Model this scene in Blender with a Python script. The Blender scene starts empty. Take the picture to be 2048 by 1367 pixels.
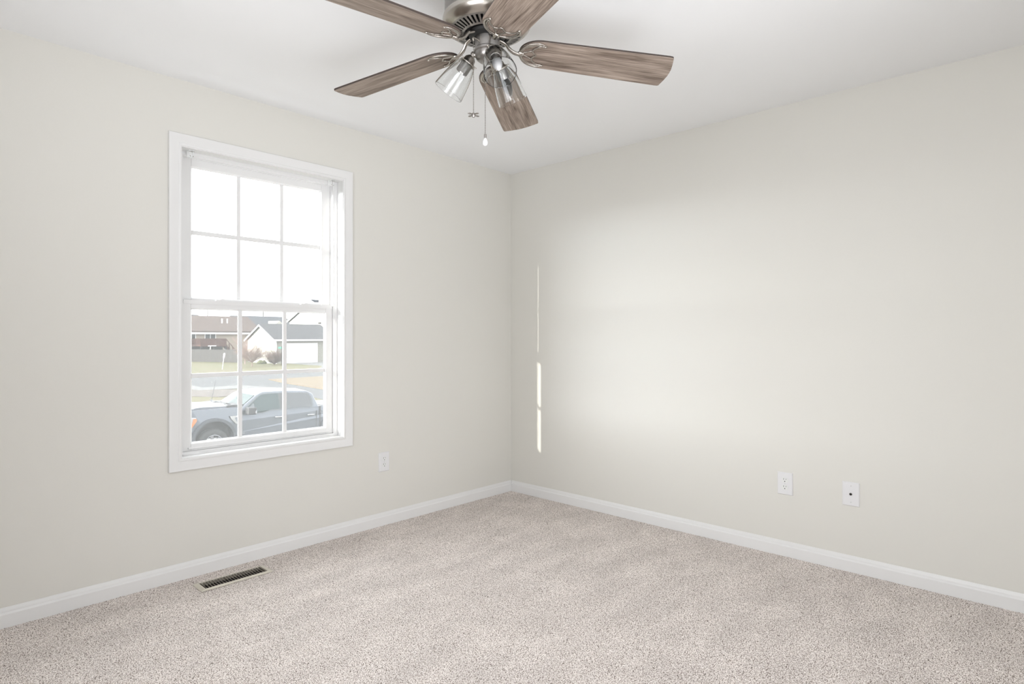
import bpy, bmesh, math, random
import numpy as np
from mathutils import Vector, Matrix
random.seed(7)
rng = np.random.default_rng(7)
scene = bpy.context.scene
C = scene.collection
PI = math.pi
R = math.radians

# ------------------------------------------------------------------ camera
FPX, CX, HY = 1206.6, 1024.0, 674.0           # focal length, principal column and horizon row, in pixels of 2048 x 1367
CAM = Vector((-3.398, -3.197, 1.183))
YAW = R(43.163)
FW = Vector((math.cos(YAW), math.sin(YAW), 0)); RT = Vector((math.sin(YAW), -math.cos(YAW), 0)); UP = Vector((0, 0, 1))
cd = bpy.data.cameras.new('camera'); cam = bpy.data.objects.new('camera', cd); C.objects.link(cam)
cam.location = CAM; cam.rotation_euler = (PI/2, 0, YAW - PI/2)
cd.sensor_width = 36; cd.lens = 36*FPX/2048; cd.shift_y = -(683.5-HY)/2048; cd.clip_start = .05; cd.clip_end = 1500
scene.camera = cam

# ------------------------------------------------------------------ sky, sun, added fill lights, exposure
SKY = 6.0
SKY_SUNWARD = 96.0
SUN = 10.0
W = bpy.data.worlds.new('sky'); scene.world = W; W.use_nodes = True
wn = W.node_tree; wn.nodes.clear()
wo = wn.nodes.new('ShaderNodeOutputWorld'); wb = wn.nodes.new('ShaderNodeBackground')
wt = wn.nodes.new('ShaderNodeTexCoord'); wz = wn.nodes.new('ShaderNodeTexNoise'); wr = wn.nodes.new('ShaderNodeValToRGB')
wz.inputs['Scale'].default_value = 4; wz.inputs['Detail'].default_value = 4
wr.color_ramp.elements[0].position = .3; wr.color_ramp.elements[0].color = (.90, .96, 1.04, 1)
wr.color_ramp.elements[1].position = .7; wr.color_ramp.elements[1].color = (1.04, 1.02, 1.0, 1)
wn.links.new(wt.outputs['Generated'], wz.inputs['Vector']); wn.links.new(wz.outputs['Fac'], wr.inputs['Fac'])
wn.links.new(wr.outputs['Color'], wb.inputs['Color']); wn.links.new(wb.outputs[0], wo.inputs[0])
def wmath(op, a, b=None):
    n = wn.nodes.new('ShaderNodeMath'); n.operation = op
    for i, v in enumerate((a, b)):
        if v is None: continue
        if isinstance(v, (int, float)): n.inputs[i].default_value = v
        else: wn.links.new(v, n.inputs[i])
    return n.outputs[0]
wd = wn.nodes.new('ShaderNodeVectorMath'); wd.operation = 'DOT_PRODUCT'; wd.inputs[1].default_value = (-.94, .34, 0)
wn.links.new(wt.outputs['Generated'], wd.inputs[0]); ws = wn.nodes.new('ShaderNodeSeparateXYZ'); wn.links.new(wt.outputs['Generated'], ws.inputs[0])
toward = wmath('POWER', wmath('MAXIMUM', wd.outputs['Value'], 0.0), 8.0)                # hazy glow on the sun's side of the sky
low = wmath('POWER', wmath('SUBTRACT', 1.0, wmath('MAXIMUM', ws.outputs['Z'], 0.0)), 6.0)   # strongest near the horizon
wn.links.new(wmath('ADD', wmath('MULTIPLY', wmath('MULTIPLY', toward, low), SKY_SUNWARD), SKY), wb.inputs['Strength'])

def light(name, kind, loc, direction, energy, **kw):
    l = bpy.data.lights.new(name, kind); o = bpy.data.objects.new(name, l); C.objects.link(o)
    o.location = loc; o.rotation_euler = Vector(direction).to_track_quat('-Z', 'Y').to_euler(); l.energy = energy
    for k, v in kw.items(): setattr(l, k, v)
    return o
sun = light('sun', 'SUN', (-20, 6, 10), (1, -.178, -.158), SUN, angle=R(.6), color=(1, .95, .86))
# added fill lights behind the camera, unseen, to even out the room's brightness
light('fill_light_rear', 'AREA', (-4.4, -2.6, 1.4), (1, -.01, .0), 34, shape='RECTANGLE', size=1.6, size_y=1.6, color=(.97, .985, 1.03), spread=R(140))
light('fill_light_near', 'AREA', (-1.6, -4.15, 1.0), (.08, 1, .0), 8.5, shape='RECTANGLE', size=1.4, size_y=1.8, color=(.97, .985, 1.03), spread=R(80))
light('fill_light_up', 'AREA', (-3.05, -3.7, .75), (.2, .85, 1.25), 22.5, shape='SQUARE', size=1.3, color=(.97, .985, 1.03), spread=R(95))
po = light('sky_portal', 'AREA', (-1.909, .135, 1.35), (0, -1, 0), 1, shape='RECTANGLE', size=.86, size_y=1.5)
po.data.cycles.is_portal = True

vs = scene.view_settings
scene.display_settings.display_device = 'sRGB'
vs.view_transform = 'Standard'; vs.look = 'None'; vs.gamma = 1; vs.use_curve_mapping = False; vs.exposure = 0.05
cy = scene.cycles
cy.use_denoising = True; cy.max_bounces = 10; cy.diffuse_bounces = 6; cy.glossy_bounces = 5; cy.transmission_bounces = 10
cy.transparent_max_bounces = 16; cy.caustics_reflective = False; cy.caustics_refractive = False; cy.sample_clamp_indirect = 8

# ------------------------------------------------------------------ helpers
def px_dir(x, y): return FW + (x-CX)/FPX*RT - (y-HY)/FPX*UP
def on_y(x, y, Y): d = px_dir(x, y); return CAM + d*((Y-CAM.y)/d.y)
def on_x(x, y, X): d = px_dir(x, y); return CAM + d*((X-CAM.x)/d.x)
def on_z(x, y, Z): d = px_dir(x, y); return CAM + d*((Z-CAM.z)/d.z)

def tag(o, label=None, cat=None, group=None, kind=None):
    for k, v in (('label', label), ('category', cat), ('group', group), ('kind', kind)):
        if v: o[k] = v
    return o
def empty(name, loc=(0, 0, 0), parent=None, rot=(0, 0, 0)):
    o = bpy.data.objects.new(name, None); C.objects.link(o); o.location = loc; o.rotation_euler = rot
    o.empty_display_size = .1
    if parent: o.parent = parent
    return o
def link(name, bm, m, parent=None, loc=(0, 0, 0), rot=(0, 0, 0), smooth=False, bevel=0, segs=2):
    """one mesh object; when it has a parent the mesh is in the parent's space"""
    me = bpy.data.meshes.new(name)
    bmesh.ops.recalc_face_normals(bm, faces=bm.faces)
    bm.to_mesh(me); bm.free()
    for mm in (m if isinstance(m, (list, tuple)) else [m]): me.materials.append(mm)
    o = bpy.data.objects.new(name, me); C.objects.link(o); o.location = loc; o.rotation_euler = rot
    if parent: o.parent = parent
    if smooth:
        for p in me.polygons: p.use_smooth = True
        if smooth != 'all':
            me.set_sharp_from_angle(angle=R(35))
    if bevel:
        b = o.modifiers.new('bevel', 'BEVEL'); b.width = bevel; b.segments = segs; b.limit_method = 'ANGLE'; b.angle_limit = R(40)
    return o
def box(bm, a, b, mi=0):
    x0, y0, z0 = a; x1, y1, z1 = b
    v = [bm.verts.new(p) for p in ((x0,y0,z0),(x1,y0,z0),(x1,y1,z0),(x0,y1,z0),(x0,y0,z1),(x1,y0,z1),(x1,y1,z1),(x0,y1,z1))]
    for f in ((0,3,2,1),(4,5,6,7),(0,1,5,4),(1,2,6,5),(2,3,7,6),(3,0,4,7)):
        bm.faces.new([v[i] for i in f]).material_index = mi
    return v
def boxes(*bs):
    bm = bmesh.new()
    for a, b in bs: box(bm, a, b)
    return bm
def prism(bm, pts, a, b, axis='y', mi=0):
    """polygon pts (2D) extruded along an axis; axis y: pts are (x,z); x: (y,z); z: (x,y)"""
    def P(p, h): return {'y': (p[0], h, p[1]), 'x': (h, p[0], p[1]), 'z': (p[0], p[1], h)}[axis]
    A = [bm.verts.new(P(p, a)) for p in pts]; B = [bm.verts.new(P(p, b)) for p in pts]
    n = len(pts); bm.faces.new(A).material_index = mi; bm.faces.new(B[::-1]).material_index = mi
    for i in range(n): bm.faces.new((A[i], B[i], B[(i+1) % n], A[(i+1) % n])).material_index = mi
def lathe(bm, prof, n=32, M=None, closed=False, mi=0):
    """prof: list of (r, z) revolved about Z; M: placement"""
    M = M or Matrix.Identity(4); rings = []
    for r, z in prof:
        if r < 1e-6: rings.append([bm.verts.new(M @ Vector((0, 0, z)))])
        else: rings.append([bm.verts.new(M @ Vector((r*math.cos(2*PI*i/n), r*math.sin(2*PI*i/n), z))) for i in range(n)])
    pairs = list(zip(rings, rings[1:])) + ([(rings[-1], rings[0])] if closed else [])
    for A, B in pairs:
        for i in range(n):
            j = (i+1) % n
            f = [A[i % len(A)], A[j % len(A)], B[j % len(B)], B[i % len(B)]]
            u = []
            for v in f:
                if v not in u: u.append(v)
            if len(u) > 2: bm.faces.new(u).material_index = mi
def tube(bm, pts, r, n=8, flat=1.0, nrm=None, mi=0):
    """a tube along points; r number or list; flat squashes along nrm"""
    pts = [Vector(p) for p in pts]; rs = r if isinstance(r, (list, tuple)) else [r]*len(pts)
    rings = []; ref = Vector(nrm) if nrm is not None else Vector((0, 0, 1))
    for i, p in enumerate(pts):
        t = (pts[min(i+1, len(pts)-1)] - pts[max(i-1, 0)]).normalized()
        rf = ref if abs(t.dot(ref)) < .95 else Vector((1, 0, 0))
        s = t.cross(rf).normalized(); u = s.cross(t).normalized()
        if nrm is None and rings:
            pass
        rings.append([bm.verts.new(p + s*rs[i]*math.cos(2*PI*k/n) + u*rs[i]*flat*math.sin(2*PI*k/n)) for k in range(n)])
    for A, B in zip(rings, rings[1:]):
        for k in range(n): bm.faces.new((A[k], A[(k+1) % n], B[(k+1) % n], B[k])).material_index = mi
    bm.faces.new(rings[0][::-1]).material_index = mi; bm.faces.new(rings[-1]).material_index = mi
def smooth_curve(pts, k=6):
    """Catmull-Rom through points"""
    P = [Vector(p) for p in pts]; P = [P[0]*2-P[1]] + P + [P[-1]*2-P[-2]]; out = []
    for i in range(1, len(P)-2):
        for j in range(k):
            t = j/k; a, b, c, d = P[i-1:i+3]
            out.append(.5*((2*b) + (c-a)*t + (2*a-5*b+4*c-d)*t*t + (3*b-a-3*c+d)*t**3))
    out.append(P[-2]); return out

# ------------------------------------------------------------------ materials
def mat(name, col, rough=.6, metal=0, noise=0, nscale=20, bump=0, bscale=200, bdist=.001, spec=None, stretch=None, col2=None, detail=3):
    m = bpy.data.materials.new(name); m.use_nodes = True; nt = m.node_tree; b = nt.nodes['Principled BSDF']
    b.inputs['Base Color'].default_value = (*col, 1); b.inputs['Roughness'].default_value = rough; b.inputs['Metallic'].default_value = metal
    if spec is not None: b.inputs['Specular IOR Level'].default_value = spec
    tc = nt.nodes.new('ShaderNodeTexCoord'); src = tc.outputs['Object']
    if stretch:
        mp = nt.nodes.new('ShaderNodeMapping'); mp.inputs['Scale'].default_value = stretch; nt.links.new(src, mp.inputs['Vector']); src = mp.outputs[0]
    if noise:
        n = nt.nodes.new('ShaderNodeTexNoise'); n.inputs['Scale'].default_value = nscale; n.inputs['Detail'].default_value = detail; nt.links.new(src, n.inputs['Vector'])
        r = nt.nodes.new('ShaderNodeValToRGB'); r.color_ramp.elements[0].position = .3; r.color_ramp.elements[1].position = .7
        c2 = col2 or tuple(c*(1-noise) for c in col)
        r.color_ramp.elements[0].color = (*c2, 1); r.color_ramp.elements[1].color = (*col, 1)
        nt.links.new(n.outputs['Fac'], r.inputs['Fac']); nt.links.new(r.outputs[0], b.inputs['Base Color'])
    if bump:
        n = nt.nodes.new('ShaderNodeTexNoise'); n.inputs['Scale'].default_value = bscale; n.inputs['Detail'].default_value = 2; nt.links.new(src, n.inputs['Vector'])
        u = nt.nodes.new('ShaderNodeBump'); u.inputs['Strength'].default_value = bump; u.inputs['Distance'].default_value = bdist
        nt.links.new(n.outputs['Fac'], u.inputs['Height']); nt.links.new(u.outputs[0], b.inputs['Normal'])
    return m

M_wall = mat('beige_wall_paint', (.69, .679, .637), .75, bump=.25, bscale=260, bdist=.0006, spec=.2)
M_ceil = mat('white_ceiling_paint', (.86, .87, .88), .9, bump=.2, bscale=200, bdist=.0006, spec=.1)
M_trim = mat('white_trim_paint', (.75, .75, .745), .35, spec=.4)
M_vinyl = mat('white_window_vinyl', (.75, .75, .748), .4, spec=.4)
M_plate = mat('white_plastic', (.73, .73, .74), .3)
M_recept = mat('ivory_white_plastic', (.74, .75, .74), .35)
M_dark = mat('dark_slot', (.02, .02, .02), .7)
M_screw = mat('painted_screw', (.62, .62, .63), .4)
M_nickel = mat('brushed_nickel', (.33, .315, .30), .33, 1, noise=.12, nscale=30, stretch=(1, 1, 14))
M_nickel_s = mat('satin_nickel', (.46, .43, .39), .27, 1)
M_black = mat('black_recess', (.012, .012, .012), .6)
M_reg = mat('taupe_painted_steel', (.60, .56, .48), .35, .2)
M_louvre = mat('shaded_louvre_steel', (.30, .265, .22), .35, .3)  # register taupe dimmed: the shade inside the register is put into the colour
M_regd = mat('dark_duct', (.03, .027, .024), .7)
M_chain = mat('bead_chain_metal', (.35, .33, .31), .3, 1)
M_bulb = mat('frosted_bulb', (.80, .80, .80), .25)
M_pend = mat('clear_white_pendant', (.85, .85, .86), .2)

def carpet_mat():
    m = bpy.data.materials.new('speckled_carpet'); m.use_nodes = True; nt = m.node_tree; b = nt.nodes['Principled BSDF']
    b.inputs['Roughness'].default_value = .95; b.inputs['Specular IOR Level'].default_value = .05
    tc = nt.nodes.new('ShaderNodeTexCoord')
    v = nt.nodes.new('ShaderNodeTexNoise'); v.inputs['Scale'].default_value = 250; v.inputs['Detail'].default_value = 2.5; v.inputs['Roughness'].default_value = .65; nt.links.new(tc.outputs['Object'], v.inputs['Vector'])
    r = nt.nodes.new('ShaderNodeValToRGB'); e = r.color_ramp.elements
    e[0].position = .30; e[0].color = (.07, .055, .045, 1); e[1].position = .66; e[1].color = (.95, .90, .86, 1)  # dark end paints the shade in tuft gaps, mixed with yarn mottle
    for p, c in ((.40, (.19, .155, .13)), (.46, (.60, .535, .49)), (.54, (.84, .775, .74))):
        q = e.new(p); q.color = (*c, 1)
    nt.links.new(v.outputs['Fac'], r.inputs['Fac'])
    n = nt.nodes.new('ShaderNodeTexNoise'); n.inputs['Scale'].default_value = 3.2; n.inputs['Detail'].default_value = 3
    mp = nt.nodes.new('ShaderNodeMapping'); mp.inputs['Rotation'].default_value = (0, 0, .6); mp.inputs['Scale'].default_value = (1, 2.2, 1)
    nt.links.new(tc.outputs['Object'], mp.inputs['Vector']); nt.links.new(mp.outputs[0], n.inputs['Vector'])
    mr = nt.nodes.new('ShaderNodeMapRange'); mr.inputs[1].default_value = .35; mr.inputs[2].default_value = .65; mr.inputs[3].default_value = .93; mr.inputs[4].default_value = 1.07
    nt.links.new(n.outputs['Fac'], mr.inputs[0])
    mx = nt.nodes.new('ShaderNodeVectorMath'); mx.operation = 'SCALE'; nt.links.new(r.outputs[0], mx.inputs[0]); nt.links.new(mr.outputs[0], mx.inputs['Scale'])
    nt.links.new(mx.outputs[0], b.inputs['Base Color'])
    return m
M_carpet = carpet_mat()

def wood_mat(name, dark, light_):
    m = bpy.data.materials.new(name); m.use_nodes = True; nt = m.node_tree; b = nt.nodes['Principled BSDF']
    b.inputs['Roughness'].default_value = .5; b.inputs['Specular IOR Level'].default_value = .3
    tc = nt.nodes.new('ShaderNodeTexCoord'); oi = nt.nodes.new('ShaderNodeObjectInfo')
    add = nt.nodes.new('ShaderNodeVectorMath'); add.operation = 'ADD'; cm = nt.nodes.new('ShaderNodeVectorMath'); cm.operation = 'SCALE'; cm.inputs[0].default_value = (7, 3, 5)
    nt.links.new(oi.outputs['Random'], cm.inputs['Scale']); nt.links.new(tc.outputs['Object'], add.inputs[0]); nt.links.new(cm.outputs[0], add.inputs[1])
    def ns(scale, st, det, dist=0):
        mp = nt.nodes.new('ShaderNodeMapping'); mp.inputs['Scale'].default_value = st; nt.links.new(add.outputs[0], mp.inputs['Vector'])
        n = nt.nodes.new('ShaderNodeTexNoise'); n.inputs['Scale'].default_value = scale; n.inputs['Detail'].default_value = det; n.inputs['Distortion'].default_value = dist
        nt.links.new(mp.outputs[0], n.inputs['Vector']); return n
    a = ns(14, (.35, 3.2, 1), 6, .6); f = ns(95, (.12, 5, 1), 5)
    mx = nt.nodes.new('ShaderNodeMix'); mx.inputs[0].default_value = .5; nt.links.new(a.outputs['Fac'], mx.inputs[2]); nt.links.new(f.outputs['Fac'], mx.inputs[3])
    r = nt.nodes.new('ShaderNodeValToRGB'); r.color_ramp.elements[0].position = .36; r.color_ramp.elements[1].position = .62
    r.color_ramp.elements[0].color = (*dark, 1); r.color_ramp.elements[1].color = (*light_, 1)
    nt.links.new(mx.outputs[0], r.inputs['Fac']); nt.links.new(r.outputs[0], b.inputs['Base Color'])
    return m
M_wood = wood_mat('weathered_oak_laminate', (.105, .075, .057), (.385, .315, .262))
M_wedge = mat('dark_blade_edge', (.045, .032, .026), .6)

def glass_pane_mat(name, veil=0.0):
    m = bpy.data.materials.new(name); m.use_nodes = True; nt = m.node_tree; nt.nodes.clear()
    out = nt.nodes.new('ShaderNodeOutputMaterial'); t = nt.nodes.new('ShaderNodeBsdfTransparent'); g = nt.nodes.new('ShaderNodeBsdfGlossy')
    g.inputs['Roughness'].default_value = .02; t.inputs[0].default_value = (.97, .98, .975, 1)
    fr = nt.nodes.new('ShaderNodeFresnel'); fr.inputs[0].default_value = 1.45; mx = nt.nodes.new('ShaderNodeMixShader')
    ge = nt.nodes.new('ShaderNodeNewGeometry'); mu = nt.nodes.new('ShaderNodeMath'); mu.operation = 'MULTIPLY'; iv = nt.nodes.new('ShaderNodeMath'); iv.operation = 'SUBTRACT'; iv.inputs[0].default_value = 1
    nt.links.new(ge.outputs['Backfacing'], iv.inputs[1]); nt.links.new(iv.outputs[0], mu.inputs[0]); nt.links.new(fr.outputs[0], mu.inputs[1])
    nt.links.new(mu.outputs[0], mx.inputs[0]); nt.links.new(t.outputs[0], mx.inputs[1]); nt.links.new(g.outputs[0], mx.inputs[2]); nt.links.new(mx.outputs[0], out.inputs[0])
    return m
M_glass = glass_pane_mat('window_glass')
def screen_mat():
    m = bpy.data.materials.new('insect_screen_mesh'); m.use_nodes = True; nt = m.node_tree; nt.nodes.clear()
    out = nt.nodes.new('ShaderNodeOutputMaterial'); t = nt.nodes.new('ShaderNodeBsdfTransparent')
    d = nt.nodes.new('ShaderNodeBsdfDiffuse'); tr = nt.nodes.new('ShaderNodeBsdfTranslucent'); a = nt.nodes.new('ShaderNodeMixShader'); b = nt.nodes.new('ShaderNodeMixShader')
    for x in (d, tr): x.inputs[0].default_value = (.78, .79, .80, 1)
    a.inputs[0].default_value = .75
    nt.links.new(d.outputs[0], a.inputs[1]); nt.links.new(tr.outputs[0], a.inputs[2])
    tc = nt.nodes.new('ShaderNodeTexCoord'); n = nt.nodes.new('ShaderNodeTexNoise'); n.inputs['Scale'].default_value = 70; n.inputs['Detail'].default_value = 8; n.inputs['Roughness'].default_value = .7
    r = nt.nodes.new('ShaderNodeValToRGB'); r.color_ramp.elements[0].position = .58; r.color_ramp.elements[1].position = .76
    r.color_ramp.elements[0].color = (SCREEN,)*3 + (1,); r.color_ramp.elements[1].color = (SCREEN+.11,)*3 + (1,)
    nt.links.new(tc.outputs['Object'], n.inputs['Vector']); nt.links.new(n.outputs['Fac'], r.inputs[0])
    nt.links.new(r.outputs[0], b.inputs[0]); nt.links.new(t.outputs[0], b.inputs[1]); nt.links.new(a.outputs[0], b.inputs[2]); nt.links.new(b.outputs[0], out.inputs[0])
    return m
SCREEN = .09
M_screen = screen_mat()
def clear_glass():
    m = bpy.data.materials.new('clear_glass'); m.use_nodes = True; nt = m.node_tree; nt.nodes.clear()
    out = nt.nodes.new('ShaderNodeOutputMaterial'); g = nt.nodes.new('ShaderNodeBsdfGlass'); g.inputs['IOR'].default_value = 1.45; g.inputs['Roughness'].default_value = 0
    g.inputs[0].default_value = (.98, .985, .985, 1); nt.links.new(g.outputs[0], out.inputs[0]); return m
M_shade = clear_glass()

# ------------------------------------------------------------------ room shell
XW, YW, H = -4.5, -4.2, 2.44                # far extents of the room behind the camera
CX0, CX1, CZ0, CZ1 = -2.355, -1.462, .588, 2.118     # casing opening of the window
WT = .12                                   # wall thickness
def wall_window():
    bm = bmesh.new(); a, b, c, d = CX0-.012, CX1+.012, CZ0-.012, CZ1+.012
    for p, q in (((XW-WT, 0, -.1), (a, WT, H+.1)), ((b, 0, -.1), (WT, WT, H+.1)), ((a, 0, -.1), (b, WT, c)), ((a, 0, d), (b, WT, H+.1))): box(bm, p, q)
    return bm
tag(link('wall_left', wall_window(), M_wall), kind='structure')
tag(link('wall_right', boxes(((0, YW-WT, -.1), (WT, 0, H+.1))), M_wall), kind='structure')
tag(link('wall_rear', boxes(((XW-WT, YW-WT, -.1), (XW, 0, H+.1))), M_wall), kind='structure')
tag(link('wall_near', boxes(((XW, YW-WT, -.1), (0, YW, H+.1))), M_wall), kind='structure')
tag(link('ceiling', boxes(((XW-WT, YW-WT, H), (WT, WT, H+.12))), M_ceil), kind='structure')
bm = bmesh.new(); a_, b_, c_, d_ = CX0-.012, CX1+.012, CZ0-.012, CZ1+.012
for p, q in (((XW-3, WT, -2.4), (a_, WT+.004, 3.2)), ((b_, WT, -2.4), (6, WT+.004, 3.2)), ((a_, WT, -2.4), (b_, WT+.004, c_)), ((a_, WT, d_), (b_, WT+.004, 3.2))): box(bm, p, q)
tag(link('wall_exterior', bm, mat('added_dark_siding', (.10, .10, .10), .8)), kind='structure')  # unseen outer skin, added dark so the truck mirrors less light

# floor: cut pile carpet, modelled as a dense relief round the register opening
RX0, RX1, RY0, RY1 = -2.322, -2.022, -.222, -.135    # duct opening under the register
def carpet_field(name, x0, x1, y0, y1, step, amp):
    nx = max(2, int(round((x1-x0)/step))+1); ny = max(2, int(round((y1-y0)/step))+1)
    X, Y = np.meshgrid(np.linspace(x0, x1, nx), np.linspace(y0, y1, ny)); sx = (x1-x0)/(nx-1)
    edge = np.zeros(X.shape, bool); edge[0] = edge[-1] = True; edge[:, 0] = edge[:, -1] = True
    Xj = np.where(edge, X, X + rng.uniform(-.35, .35, X.shape)*sx); Yj = np.where(edge, Y, Y + rng.uniform(-.35, .35, X.shape)*sx)
    Z = rng.uniform(-amp, amp, X.shape); Z = np.where(edge, 0, Z)
    co = np.stack([Xj, Yj, Z], -1).reshape(-1, 3).astype(np.float32)
    idx = np.arange(nx*ny).reshape(ny, nx)
    q = np.stack([idx[:-1, :-1], idx[:-1, 1:], idx[1:, 1:], idx[1:, :-1]], -1)
    cx = (X[:-1, :-1]+X[1:, 1:])/2; cyy = (Y[:-1, :-1]+Y[1:, 1:])/2
    keep = ~((cx > RX0) & (cx < RX1) & (cyy > RY0) & (cyy < RY1))
    q = q[keep].reshape(-1, 4).astype(np.int32); nf = len(q)
    me = bpy.data.meshes.new(name); me.vertices.add(len(co)); me.vertices.foreach_set('co', co.ravel())
    me.loops.add(nf*4); me.loops.foreach_set('vertex_index', q.ravel())
    me.polygons.add(nf); me.polygons.foreach_set('loop_start', np.arange(0, nf*4, 4, dtype=np.int32)); me.polygons.foreach_set('loop_total', np.full(nf, 4, np.int32))
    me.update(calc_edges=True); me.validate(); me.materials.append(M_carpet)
    me.polygons.foreach_set('use_smooth', np.ones(nf, bool))
    o = bpy.data.objects.new(name, me); C.objects.link(o); return o
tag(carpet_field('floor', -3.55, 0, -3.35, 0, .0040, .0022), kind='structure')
bm = bmesh.new()      # the carpet behind and beside the camera, and the slab under it
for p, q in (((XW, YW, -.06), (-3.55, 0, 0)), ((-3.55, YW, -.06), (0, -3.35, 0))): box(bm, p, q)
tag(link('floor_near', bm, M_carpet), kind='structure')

# baseboards with a bead along the top
BP = [(0, 0), (.0145, 0), (.0145, .054), (.0085, .062), (.0085, .069), (.0045, .0755), (.003, .0805), (0, .0805)]
bm = bmesh.new(); prism(bm, [(-d, z) for d, z in BP], XW, -.0001, 'x'); tag(link('baseboard_left', bm, M_trim, smooth=True), kind='structure')
bm = bmesh.new(); prism(bm, [(-d, z) for d, z in BP], YW, -.0146, 'y'); tag(link('baseboard_right', bm, M_trim, smooth=True), kind='structure')

# ------------------------------------------------------------------ window
win = tag(empty('window_1', ((CX0+CX1)/2, 0, CZ0)), kind='structure')
WO = Vector(win.location)
def wlink(name, bm, m, parent=None, **k):
    """mesh given in world coordinates, parented under the window or one of its parts (all parts sit at the window's origin)"""
    bmesh.ops.translate(bm, verts=bm.verts, vec=-WO)
    o = link(name, bm, m, parent or win, **k); return o
def sweep_frame(bm, x0, x1, z0, z1, prof):
    """mitred rectangular frame; prof: closed list of (outward offset, y)"""
    cor = ((x0, z0, -1, -1), (x1, z0, 1, -1), (x1, z1, 1, 1), (x0, z1, -1, 1)); rings = []
    for x, z, sx, sz in cor: rings.append([bm.verts.new((x+sx*o, y, z+sz*o)) for o, y in prof])
    n = len(prof)
    for i in range(4):
        A, B = rings[i], rings[(i+1) % 4]
        for k in range(n): bm.faces.new((A[k], A[(k+1) % n], B[(k+1) % n], B[k]))
bm = bmesh.new()
sweep_frame(bm, CX0, CX1, CZ0, CZ1, [(0, 0), (0, -.0085), (.004, -.0105), (.010, -.0105), (.013, -.0085), (.030, -.011), (.048, -.0165), (.0555, -.017), (.057, -.015), (.057, 0)])
wlink('casing', bm, M_trim, smooth=True)
bm = bmesh.new()      # jamb extension
sweep_frame(bm, CX0+.004, CX1-.004, CZ0+.004, CZ1-.004, [(0, -.004), (0, .064), (.014, .064), (.014, -.004)])
wlink('jamb', bm, M_trim)
FX0, FX1, FZ0, FZ1 = -2.326, -1.492, .608, 2.092     # inside of the vinyl frame
bm = bmesh.new()
sweep_frame(bm, FX0, FX1, FZ0, FZ1, [(0, .060), (0, .064), (-.0, .066), (.004, .066), (.004, .098), (0, .098), (0, .104), (.004, .104), (.004, .118), (.030, .118), (.030, .060), (.013, .060), (.013, .057), (.006, .057), (.006, .060)])
wlink('window_frame', bm, M_vinyl)
# sloped inner sill of the frame
bm = bmesh.new(); prism(bm, [(.055, .592), (.055, .600), (.075, .612), (.125, .608), (.125, .592)], FX0, FX1, 'x'); wlink('sill_track', bm, M_vinyl)
def sash(name, y, x0, x1, z0, z1, gx0, gx1, gz0, gz1, thick=.030):
    bm = bmesh.new()
    for p, q in (((x0, y, z0), (gx0, y+thick, z1)), ((gx1, y, z0), (x1, y+thick, z1)), ((gx0, y, z0), (gx1, y+thick, gz0)), ((gx0, y, gz1), (gx1, y+thick, z1))): box(bm, p, q)
    s = wlink(name, bm, M_vinyl, bevel=.0025)
    bm = bmesh.new(); sweep_frame(bm, gx0, gx1, gz0, gz1, [(0, y+.003), (-.007, y+.011), (-.007, y+.016), (0, y+.016)])
    wlink('glazing_bead', bm, M_vinyl, s)
    gy = y+.0165
    wlink('glass', boxes(((gx0-.004, gy, gz0-.004), (gx1+.004, gy+.003, gz1+.004))), M_glass, s)
    bm = bmesh.new(); mw = .0115; zc = (gz0+gz1)/2
    prof = lambda c: [(c-mw, gy-.0005), (c-mw*.9, gy-.007), (c+mw*.9, gy-.007), (c+mw, gy-.0005)]
    for k in (1, 2):
        c = gx0 + (gx1-gx0)*k/3; prism(bm, prof(c), gz0-.002, gz1+.002, 'z')
    prism(bm, [(b_+.0004, a_) for a_, b_ in prof(zc)], gx0-.002, gx1+.002, 'x')
    wlink('muntin_grid', bm, M_vinyl, s)
    return s
lower = sash('lower_sash', .069, -2.329, -1.489, .611, 1.368, -2.285, -1.536, .645, 1.330)
upper = sash('upper_sash', .103, -2.3285, -1.4895, 1.352, 2.0945, -2.272, -1.546, 1.384, 2.056)
bm = bmesh.new()      # finger rail along the foot of the lower sash, interlock along its top
prism(bm, [(.0685, .626), (.058, .630), (.056, .622), (.0685, .618)], -2.30, -1.52, 'x'); wlink('finger_rail', bm, M_vinyl, lower)
bm = bmesh.new(); prism(bm, [(.0685, 1.368), (.0685, 1.352), (.066, 1.352), (.064, 1.372), (.098, 1.372), (.098, 1.3685)], -2.322, -1.497, 'x'); wlink('interlock', bm, M_vinyl, lower)
for x in (-2.135, -1.665):
    bm = bmesh.new(); prism(bm, [(x-.028, 1.372), (x-.024, 1.378), (x-.008, 1.379), (x+.004, 1.384), (x+.022, 1.381), (x+.028, 1.372)], .072, .092, 'y')
    wlink('sash_latch', bm, M_trim, smooth=True, bevel=.001)
# insect screen outside the lower sash, in its own thin frame
bm = bmesh.new(); sweep_frame(bm, -2.310, -1.508, .625, 1.372, [(0, .1065), (0, .1125), (.012, .1125), (.012, .1065)])
scr = wlink('insect_screen', bm, M_vinyl)
bm = bmesh.new(); vv = [bm.verts.new(p) for p in ((-2.311, .1095, .624), (-1.507, .1095, .624), (-1.507, .1095, 1.373), (-2.311, .1095, 1.373))]; bm.faces.new(vv)
wlink('screen_mesh', bm, M_screen, scr)
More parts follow.
